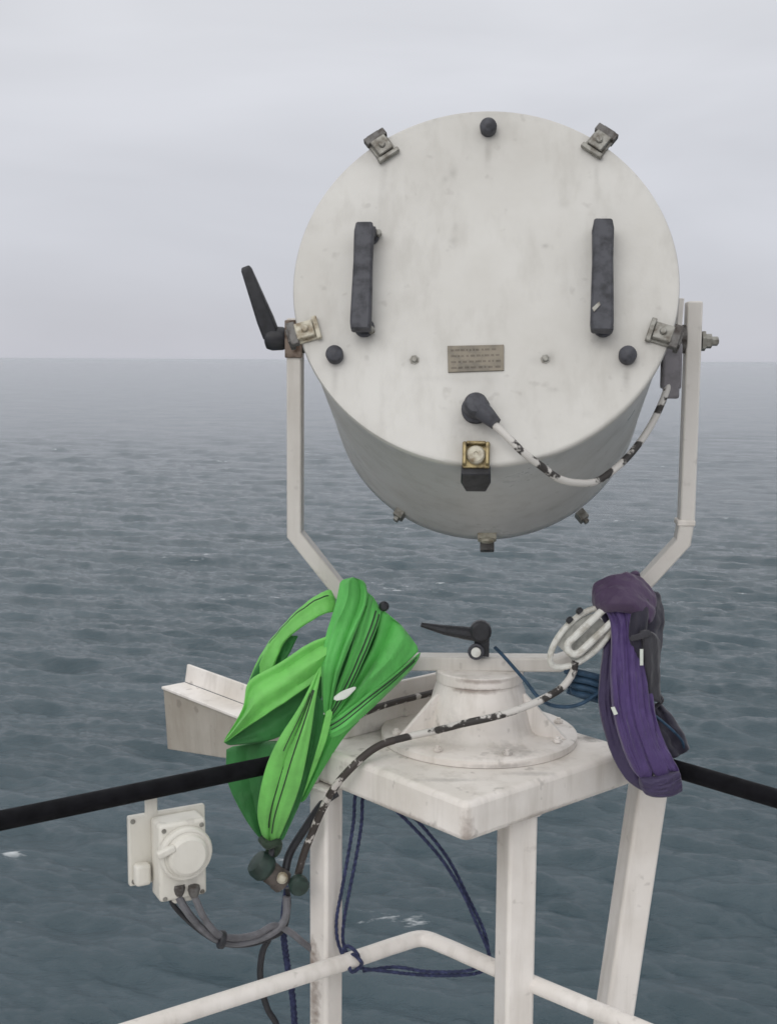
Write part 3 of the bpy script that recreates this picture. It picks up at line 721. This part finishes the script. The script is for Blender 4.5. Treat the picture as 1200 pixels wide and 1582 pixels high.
o, sf = pillow('webbing_fold', 'green', gr, [(590, 934, 2.06), (580, 985, 2.04), (556, 1040, 2.02), (530, 1085, 2.0), (508, 1115, 1.99)], [(652, 1000, 2.05), (622, 1030, 2.03), (585, 1062, 2.01), (545, 1098, 1.995), (511, 1120, 1.985)], 0.014, 0.008, [(0.28, 0.09, -0.012), (0.6, 0.16, 0.012)], seed=7, wob=0.0012, sharp=0.3, crease=0.0025, flat=0.5)
o, sf = pillow('webbing_fold', 'green', gr, [(654, 1003, 2.045), (618, 1034, 2.02), (578, 1064, 2.0), (535, 1097, 1.985), (500, 1122, 1.98)], [(640, 1030, 2.05), (612, 1058, 2.03), (570, 1098, 2.0), (532, 1130, 1.985), (508, 1142, 1.98)], 0.010, 0.006, [(0.6, 0.2, 0.005)], seed=8, sharp=0.3, crease=0.0025, flat=0.5)
seam(o, sf, 0.06, 0.95, 0.25, 0.3, 0.0012); seam(o, sf, 0.06, 0.95, 0.4, 0.45, 0.0010)
o, sf = pillow('tag', 'tag', gr, [(514, 1078, 1.972), (528, 1068, 1.972), (549, 1060, 1.972)], [(517, 1083, 1.968), (534, 1079, 1.968), (551, 1063, 1.972)], 0.002, 0.001, n=16, k=8, wob=0)
# gathered lower part under the fan, then the long front leaf and its slim neighbour
o, sf = pillow('webbing_fold', 'green', gr, [(500, 1098, 2.01), (492, 1150, 2.015), (478, 1200, 2.015), (462, 1240, 2.015)], [(560, 1108, 2.03), (530, 1140, 2.03), (498, 1190, 2.02), (470, 1240, 2.015)], 0.008, 0.006, [(0.3, 0.12, -0.008)], seed=10, sharp=0.3, crease=0.0025, flat=0.5)
o, sf = pillow('webbing_fold', 'green_lit', gr, [(505, 1094, 1.965), (494, 1140, 1.965), (481, 1185, 1.975), (466, 1235, 1.985)], [(515, 1095, 1.965), (505, 1140, 1.967), (490, 1180, 1.975), (470, 1225, 1.985)], 0.004, 0.003, n=30, k=10, seed=11, sharp=0.3, crease=0.0025, flat=0.5)
o, sf = pillow('webbing_fold', 'green_shaded', gr, [(480, 1070, 1.985), (470, 1150, 1.985), (450, 1230, 1.99), (425, 1300, 1.995)], [(503, 1080, 1.985), (492, 1150, 1.985), (470, 1225, 1.99), (436, 1302, 1.995)], 0.004, 0.004, seed=12, sharp=0.3, crease=0.0025, flat=0.5)
o, sf = pillow('webbing_fold', 'green_lit', gr, [(494, 1028, 1.975), (466, 1085, 1.965), (428, 1146, 1.96), (408, 1195, 1.965), (398, 1255, 1.985), (408, 1300, 2.0)], [(498, 1030, 1.975), (488, 1080, 1.965), (480, 1135, 1.96), (466, 1205, 1.965), (448, 1258, 1.98), (428, 1304, 2.0)], 0.014, 0.008, [(0.45, 0.05, -0.006), (0.22, 0.1, 0.004), (0.72, 0.1, 0.004)], seed=13, wob=0.0012, sharp=0.3, crease=0.0025, flat=0.5)
seam(o, sf, 0.12, 0.9, 0.50, 0.44, 0.0012); seam(o, sf, 0.12, 0.93, 0.58, 0.54, 0.0012); seam(o, sf, 0.14, 0.45, 0.40, 0.36, 0.0009)
MB().tube(pts([(404, 1296, 2.0), (414, 1306, 1.985), (430, 1302, 1.99), (425, 1318, 2.0), (410, 1318, 2.0)]), 0.007, 10, None, 5).build('tie', 'seam', gr)

# ------------------------------------------------------------------ purple sling on the right
pu = thing('webbing_sling', 'purple webbing sling coiled in a long hank over the right yoke arm', 'sling', WY(975, 1060, 2.02))
def band(mat, left, right, seed, bf=0.011, **k):
    return pillow('webbing_fold', mat, pu, left, right, bf, 0.014, n=90, k=26, wob=0.0022, seed=seed, sharp=0.35, crease=0.004, **k)
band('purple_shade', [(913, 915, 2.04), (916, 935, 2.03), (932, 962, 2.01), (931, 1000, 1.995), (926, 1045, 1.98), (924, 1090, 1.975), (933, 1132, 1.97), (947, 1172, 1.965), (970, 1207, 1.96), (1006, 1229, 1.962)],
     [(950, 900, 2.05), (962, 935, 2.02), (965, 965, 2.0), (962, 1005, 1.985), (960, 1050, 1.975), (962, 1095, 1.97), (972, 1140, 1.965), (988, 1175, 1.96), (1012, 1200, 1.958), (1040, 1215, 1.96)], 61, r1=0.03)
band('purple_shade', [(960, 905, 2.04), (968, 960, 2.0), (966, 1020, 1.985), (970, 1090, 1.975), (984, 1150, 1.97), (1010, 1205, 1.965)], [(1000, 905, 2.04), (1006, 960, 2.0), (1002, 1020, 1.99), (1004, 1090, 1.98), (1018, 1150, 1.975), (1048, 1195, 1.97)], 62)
band('purple', [(918, 930, 1.99), (940, 955, 1.975), (944, 1000, 1.96), (943, 1050, 1.95), (948, 1100, 1.945), (960, 1150, 1.94), (984, 1206, 1.937)],
     [(952, 925, 1.985), (966, 955, 1.972), (969, 1000, 1.96), (970, 1050, 1.952), (976, 1100, 1.948), (990, 1150, 1.944), (1012, 1208, 1.942)], 63, r1=0.1)
band('purple', [(948, 922, 1.985), (964, 950, 1.97), (967, 1000, 1.957), (968, 1050, 1.949), (974, 1100, 1.945), (988, 1150, 1.941), (1010, 1206, 1.939)],
     [(972, 922, 1.985), (986, 950, 1.972), (990, 1000, 1.962), (996, 1050, 1.955), (1002, 1100, 1.952), (1014, 1150, 1.95), (1040, 1200, 1.95)], 64, r1=0.1)
band('purple', [(988, 1050, 1.955), (994, 1100, 1.947), (1004, 1145, 1.944), (1026, 1192, 1.944)], [(1004, 1055, 1.965), (1010, 1100, 1.96), (1024, 1150, 1.957), (1052, 1198, 1.958)], 65, 0.008, r0=0.15, r1=0.1)
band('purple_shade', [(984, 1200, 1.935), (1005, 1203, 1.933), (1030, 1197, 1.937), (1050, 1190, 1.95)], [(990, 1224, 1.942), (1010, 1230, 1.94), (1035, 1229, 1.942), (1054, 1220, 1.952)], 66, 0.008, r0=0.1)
band('plum', [(911, 926, 2.01), (920, 905, 2.01), (946, 893, 2.01), (985, 896, 2.01), (1015, 932, 2.01)], [(920, 946, 1.985), (938, 942, 1.96), (962, 942, 1.953), (986, 950, 1.958), (1006, 970, 1.975)], 67, 0.016, r0=0.12, r1=0.1)
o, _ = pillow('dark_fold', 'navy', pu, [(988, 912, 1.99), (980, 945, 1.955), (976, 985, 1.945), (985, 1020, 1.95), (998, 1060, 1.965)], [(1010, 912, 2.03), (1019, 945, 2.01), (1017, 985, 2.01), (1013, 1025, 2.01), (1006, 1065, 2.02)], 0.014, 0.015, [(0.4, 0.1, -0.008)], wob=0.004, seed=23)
o, _ = pillow('dark_fold', 'dusk', pu, [(985, 972, 1.945), (995, 990, 1.94), (999, 1030, 1.945), (1002, 1080, 1.96)], [(1006, 974, 1.96), (1016, 990, 1.98), (1014, 1035, 1.985), (1020, 1088, 1.99)], 0.008, 0.008, [(0.5, 0.15, 0.004)], wob=0.003, seed=24)
o, _ = pillow('strap', 'dusk', pu, [(972, 982, 1.935), (985, 979, 1.932), (1003, 972, 1.94)], [(972, 991, 1.935), (988, 988, 1.932), (1008, 981, 1.94)], 0.003, 0.002, n=16, k=8, wob=0.0005)
o, pf_ = pillow('pouch', 'navy', pu, [(1003, 1088, 2.02), (1003, 1120, 2.01), (1010, 1150, 2.0), (1030, 1176, 2.0)], [(1018, 1084, 2.02), (1038, 1108, 2.02), (1056, 1145, 2.02), (1058, 1160, 2.02)], 0.020, 0.015, [(0.5, 0.15, -0.006)], wob=0.004, seed=25)
MB().tube(pts([(1008, 1103, 1.985), (1022, 1114, 1.98), (1040, 1130, 1.98), (1053, 1145, 1.99), (1056, 1158, 2.0)]), 0.0022, 8, None, 6).build('cord', 'blue_strap', pu)
MB().tube(pts([(1006, 1084, 1.985), (1015, 1074, 1.975), (1022, 1082, 1.98), (1012, 1092, 1.985)]), 0.0035, 8, None, 6).build('loop', 'dusk', pu)
for (a, b, c_, d_) in ():
    p = [sf_ for sf_ in []]
    path = []
    s = (0.40 if a < 1050 else 0.56)
    for q in range(15): path.append(sf(s + 0.006*math.sin(q*0.5), 0.06+0.88*q/14) + Vector((0, -0.0012, 0)))
    MB().sweep(path, [(-0.006, -0.001), (0.006, -0.001), (0.006, 0.001), (-0.006, 0.001)], Z).build('band', 'purple', pu, 40)
MB().prism([WY(943, 1093, 1.931), WY(949, 1092, 1.930), WY(954, 1103, 1.930), (WY(948, 1105, 1.931))], Vector((0, 0.0015, 0))).build('tag', 'tag', pu)
MB().prism([WY(988, 1003, 1.934), WY(993, 1003, 1.934), WY(993, 1028, 1.934), WY(988, 1028, 1.934)], Vector((0, 0.002, 0))).build('tag', 'tag', pu)
MB().tube(pts([(968, 900, 2.02), (974, 890, 2.02), (982, 886, 2.02), (984, 892, 2.03), (978, 902, 2.03)]), 0.005, 8, None, 5).build('loop', 'plum', pu)

# dark blue webbing between the white loop and the bundle
mb = MB()
for k in range(4):
    y = 1037+9*k
    mb.tube(pts([(874+3*k, y, 2.03), (888, y+1+2*k, 2.01), (908, y+5+2*k, 2.0), (928, y+10+3*k, 2.0), (945, y+14+3*k, 2.01), (948, y+22, 2.03), (925, y+18, 2.035), (895, y+10, 2.035), (876, y+3, 2.035)]), 0.0052, 8, None, 6)
tag(mb.build('cord_hank', 'blue_strap'), 'dark blue cord gathered between white loop and purple sling', 'cord')
tag(MB().tube(pts([(764, 1000, 2.07), (776, 1012, 2.072), (792, 1030, 2.05), (812, 1053, 2.02), (830, 1076, 2.0), (850, 1089, 1.99), (876, 1092, 1.985), (900, 1086, 1.98), (925, 1070, 1.99)]), 0.0032, 8, None, 8).build('cord', 'blue_strap'), 'thin dark cord sagging from the pan lock lever to the blue cord hank', 'cord')

# white oval loop with two inner bars
wl_ = thing('cord_loop', 'off-white oval cord loop with inner U bend beside the purple sling', 'cord loop', WY(893, 985, 1.99))
c = WY(894, 989, 1.985); e1_ = (WY(939, 947, 1.985)-WY(850, 1030, 1.985)).normalized(); e2_ = e1_.cross(Vector((0, -1, 0.0))).normalized()
rp = [c+e1_*(0.064*math.cos(t)*(1+0.06*math.cos(t)))+e2_*((0.031+0.003*math.cos(t))*math.sin(t))+Vector((0, -0.004*math.sin(2*t), 0)) for t in np.linspace(0, 2*math.pi, 60)]
MB().tube(rp, 0.0052, 10).build('outer_loop', 'white_cord', wl_)
up_ = []
for t in np.linspace(-0.5, 0.5, 15):
    a = t*math.pi; up_.append(c - e1_*(0.012+0.012*math.cos(a)) + e2_*(0.0125*math.sin(a)) + Vector((0, -0.012, 0)))
up_ = [c+e1_*0.066-e2_*0.0125+Vector((0, -0.010, 0))] + up_ + [c+e1_*0.062+e2_*0.0125+Vector((0, -0.010, 0))]
MB().tube(up_, 0.0062, 10).build('inner_bend', 'white_cord', wl_)
back = [c+e1_*(0.058*math.cos(t))+e2_*(0.026*math.sin(t))+Vector((0, 0.004, 0)) for t in np.linspace(0.55, 2*math.pi-0.55, 40)]
back = [p for p in back if (p-c).dot(e1_) > -0.034]
MB().prism(back, Vector((0, 0.004, 0))).build('backing', 'grey_cord_back', wl_, 40, 0.001)
mb = MB()
for q, t in ((0.012, 0), (0.034, 1)): mb.lathe(c+e1_*q-e2_*0.034+Vector((0, -0.006, 0)), -e2_, [(0.006, 0), (0.006, 0.006), (0.003, 0.008)], 10)
mb.build('rivet', 'black', wl_, 30)

# ------------------------------------------------------------------ cables and ropes
cb_ = thing('cable', 'cable with flaking white paint running across the table past the pedestal', 'cable', WY(700, 1122, 1.96))
MB().tube(pts([(888, 1022, 1.985), (884, 1040, 1.99), (868, 1062, 1.985), (838, 1080, 1.96), (800, 1096, 1.945), (760, 1108, 1.945), (715, 1118, 1.955), (672, 1129, 1.985), (635, 1137, 1.995), (607, 1144, 1.98)]), 0.0062, 12, None, 8).build('painted_length', 'chipped', cb_)
MB().tube(pts([(609, 1143.5, 1.981), (590, 1150, 1.975), (570, 1162, 1.965), (545, 1184, 1.95), (520, 1212, 1.96), (500, 1246, 1.98), (484, 1282, 1.995), (470, 1318, 2.0), (461, 1350, 2.0), (460, 1362, 2.0)]), 0.0064, 12, None, 8).build('bare_length', 'chipped_dark', cb_)
tag(MB().tube(pts([(690, 1062, 2.25), (672, 1069, 2.2), (640, 1077, 2.16), (605, 1086, 2.12), (570, 1098, 2.08), (545, 1112, 2.06)]), 0.0058, 10, None, 6).build('cable', 'chipped_dark'), 'short rusty dark cable between pedestal and green sling', 'cable')
tag(MB().tube(pts([(520, 1225, 2.02), (498, 1242, 2.02), (470, 1282, 2.02), (448, 1318, 2.02), (440, 1350, 2.01)]), 0.007, 10, None, 8).build('cable', 'black_cable'), 'dark cable from under the table to the green connector', 'cable')
# blue rope tied under the table
def rope(paths, r, label, knots=()):
    mb = MB()
    for p in paths:
        q = resample(pts(p), max(12, int(sum((a-b).length for a, b in zip(pts(p), pts(p)[1:]))/0.003)))
        base = len(mb.v); mb.tube(q, r, 12)
        for i_ in range(len(q)):                       # three-strand lay: lobes that wind along the rope
            for k_ in range(12):
                v_ = mb.v[base+i_*12+k_]; mb.v[base+i_*12+k_] = q[i_] + (v_-q[i_])*(0.92+0.22*math.cos(3*(2*math.pi*k_/12)+2*math.pi*i_*0.003/0.011))
    for (a, b, Y, rr) in knots:
        rp = [WY(a, b, Y)+Vector((rr*math.cos(t), -0.008*math.sin(t*2), 1.25*rr*math.sin(t))) for t in np.linspace(0, 2*math.pi, 20)]
        mb.tube(rp, r*1.1, 8)
    return tag(mb.build('rope', 'blue_rope'), label, 'rope')
rope([[(606, 1204, 2.06), (580, 1206, 2.06), (553, 1204, 2.06), (548, 1236, 2.045), (546, 1270, 2.04), (538, 1320, 2.03), (528, 1375, 2.02), (520, 1420, 2.02), (522, 1455, 2.02), (534, 1482, 2.01), (552, 1494, 2.01), (600, 1501, 2.03), (650, 1506, 2.05), (700, 1507, 2.05), (738, 1503, 2.05), (756, 1490, 2.05), (754, 1470, 2.05), (735, 1425, 2.04), (712, 1375, 2.03), (680, 1325, 2.03), (640, 1280, 2.03), (604, 1244, 2.04), (580, 1214, 2.055), (560, 1203, 2.065)],
      [(564, 1203, 2.065), (560, 1234, 2.05), (558, 1275, 2.045), (549, 1330, 2.035), (538, 1385, 2.025), (531, 1425, 2.025), (530, 1455, 2.025), (538, 1478, 2.02)],
      [(756, 1482, 2.055), (748, 1440, 2.05), (722, 1385, 2.04), (694, 1330, 2.04), (660, 1285, 2.04), (625, 1248, 2.05), (596, 1212, 2.06), (570, 1203, 2.065)],
      [(560, 1500, 2.03), (610, 1494, 2.04), (660, 1501, 2.05), (720, 1500, 2.05), (752, 1488, 2.05)]], 0.0030,
     'doubled navy blue rope hanging in a triangle under the table', [(541, 1478, 1.99, 0.014), (549, 1488, 1.985, 0.011), (754, 1490, 2.045, 0.008)])
rope([[(444, 1372, 2.03), (440, 1400, 2.04), (438, 1440, 2.05), (444, 1490, 2.07), (452, 1540, 2.07), (456, 1600, 2.07), (458, 1680, 2.07)]], 0.0058, 'blue rope hanging straight down beside the left leg')

# ------------------------------------------------------------------ switch box hung under the left rail
sb = thing('switch_box', 'cream weatherproof switch box with round cover hanging under the left rail', 'switch box', WY(258, 1300, 1.9))
bu = -dl; bu = Vector((bu.x, bu.y, 0)).normalized(); bn = Vector((bu.y, -bu.x, 0))      # along the rail; towards the camera
bu2 = (bu*0.93 + Vector((0.3, -0.15, 0))*0.4).normalized(); bn = Vector((bu2.y, -bu2.x, 0)).normalized(); bu = bu2
bc = WY(258, 1304, 1.915)
MB().box(bc, bu, bn, Z, 0.128, 0.012, 0.116).build('back_plate', 'box', sb, 40, 0.003, 2)
mb = MB(); mb.box(bc+bn*0.030+bu*0.010-Z*0.010, bu, bn, Z, 0.078, 0.046, 0.128); mb.box(bc+bn*0.030+bu*0.016-Z*0.076, bu, bn, Z, 0.044, 0.034, 0.016)
mb.box(bc+bn*0.014-bu*0.046-Z*0.036, bu, bn, Z, 0.026, 0.02, 0.036)
mb.build('switch_body', 'box', sb, 40, 0.006, 3)
mb = MB()
for x_, z_ in ((-0.031, 0.046), (0.031, 0.046), (-0.031, -0.066), (0.031, -0.066)): mb.lathe(bc+bn*0.0525+bu*(0.010+x_)-Z*0.010+Z*(z_+0.008), bn, [(0.0038, 0), (0.0038, 0.0016), (0.0022, 0.0022), (0.0005, 0.0018)], 12)
for x_, z_ in ((-0.057, 0.050), (-0.057, -0.050)): mb.lathe(bc+bn*0.0058+bu*x_+Z*z_, bn, [(0.0040, 0), (0.0040, 0.0018), (0.001, 0.0024)], 12)
scr = mb
dc = bc+bn*0.054+bu*0.012+Z*0.004
cov = MB().lathe(dc, bn, [(0.043, 0), (0.0435, 0.008), (0.041, 0.012), (0.038, 0.013), (0.036, 0.012), (0.034, 0.013), (0.032, 0.019), (0.027, 0.0225), (0.002, 0.0235)], 40).build('round_cover', 'box', sb, 30)
mb = MB(); mb.box(dc+bn*0.018-bu*0.036+Z*0.014, (bu+Z*0.3).normalized(), bn, (Z-bu*0.3).normalized(), 0.030, 0.012, 0.012); mb.build('switch_knob', 'box', sb, 30, 0.003)
e = l2.lerp(l1, 0.0); 
hx = bc - bu*0.026 + Z*0.058
MB().box(hx+Z*0.016+bn*0.003, bu, bn, Z, 0.020, 0.006, 0.044).build('hanger', 'box', sb, 40, 0.0015)
g0 = WY(277, 1374, 1.872); g1 = WY(300, 1376, 1.872); g2_ = WY(268, 1384, 1.872)
mb = MB()
for g in (g0, g1): mb.lathe(g+Z*0.008, -Z, [(0.009, 0), (0.010, 0.006), (0.008, 0.014), (0.006, 0.018)], 12)
mb.build('cable_entry', 'dark_metal', sb, 30)
def cab2(path, r, mat, label, cat='cable'): return tag(MB().tube(pts(path), r, 10, None, 8).build('cable', mat), label, cat)
cab2([(276, 1384, 1.873), (284, 1400, 1.88), (302, 1424, 1.90), (330, 1448, 1.93), (360, 1457, 1.96), (395, 1452, 1.985), (425, 1438, 2.0), (441, 1418, 2.01), (443, 1385, 2.015)], 0.0066, 'grey_cable', 'grey cable curving from the switch box up to the green connector')
cab2([(300, 1382, 1.873), (306, 1398, 1.88), (318, 1422, 1.90), (338, 1444, 1.925), (365, 1449, 1.955), (398, 1443, 1.98), (424, 1430, 2.0), (448, 1440, 2.02), (468, 1456, 2.03), (486, 1470, 2.045)], 0.0058, 'grey_cable', 'grey cable curving from the switch box to the left leg')
cab2([(268, 1382, 1.878), (266, 1394, 1.885), (282, 1414, 1.895), (312, 1440, 1.92), (345, 1458, 1.95), (380, 1460, 1.98), (410, 1452, 2.0), (438, 1436, 2.015), (446, 1400, 2.02), (444, 1372, 2.02)], 0.0042, 'black_cable', 'thin black cable sagging below the grey cables')
cab2([(415, 1452, 2.01), (406, 1470, 2.015), (402, 1500, 2.02), (405, 1530, 2.04), (414, 1560, 2.05), (428, 1585, 2.06), (440, 1640, 2.06)], 0.0056, 'black_cable', 'black cable hanging in a bow behind the lower rail')
mb = MB(); a = WY(340, 1447, 1.93); b = WY(347, 1456, 1.94); mb.lathe(WY(338, 1451, 1.932), Vector((0.9, 0.3, -0.25)).normalized(), [(0.014, 0), (0.015, 0.002), (0.015, 0.008), (0.014, 0.010)], 14)
tag(mb.build('cable_tie', 'black_cable'), 'black tie holding the sagging cables together', 'cable tie')
scr_o = scr.build('screw_heads', 'metal', sb, 30); scr_o['kind'] = 'stuff'
# dark green connector
pl = thing('plug_connector', 'dark green screw-cap connector hanging below the green sling', 'connector', WY(425, 1350, 2.0))
ca = WY(404, 1337, 1.99); cb = WY(436, 1362, 2.0); cd = WY(459, 1367, 1.985)
axd = (cb-ca).normalized()
MB().lathe(ca-axd*0.016, axd, [(0.012, 0), (0.020, 0.003), (0.024, 0.010), (0.0245, 0.024), (0.021, 0.030), (0.016, 0.034)], 22).build('cap', 'dark_green', pl, 30)
MB().lathe(ca+axd*0.014, axd, [(0.016, 0), (0.019, 0.006), (0.018, 0.022), (0.020, 0.024), (0.020, 0.036), (0.012, 0.040)], 20).build('body', 'brown', pl, 30)
MB().lathe(cd+Vector((0, 0.012, 0)), Vector((0.25, -0.95, -0.1)).normalized(), [(0.010, 0), (0.0165, 0.003), (0.0175, 0.016), (0.014, 0.022), (0.004, 0.024)], 18).build('cap', 'dark_green', pl, 30)
MB().lathe(WY(436, 1356, 1.985), Vector((0.1, -0.95, 0.3)).normalized(), [(0.009, 0), (0.010, 0.004), (0.006, 0.009), (0.002, 0.010)], 14).build('bolt', 'pale_metal', pl, 30)
MB().tube(pts([(424, 1305, 2.0), (420, 1318, 1.995), (412, 1330, 1.99)]), 0.006, 10, None, 5).build('lanyard', 'black', pl)

# ------------------------------------------------------------------ haze over the sea
def haze():
    m = bpy.data.materials.new('sea_haze'); m.use_nodes = True; nt = m.node_tree; nt.nodes.clear()
    out = nt.nodes.new('ShaderNodeOutputMaterial'); v = nt.nodes.new('ShaderNodeVolumePrincipled')
    v.inputs['Color'].default_value = (0.90, 0.92, 0.96, 1); v.inputs['Density'].default_value = 0.00009
    v.inputs['Anisotropy'].default_value = 0.2
    nt.links.new(v.outputs[0], out.inputs['Volume'])
    mb = MB(); mb.box(Vector((0, 0, (EYE+1.2-3.5)/2)), X, Y_, Z, 84000, 84000, EYE+1.2+3.5)
    o = mb.build('haze', m); o['kind'] = 'stuff'
haze()
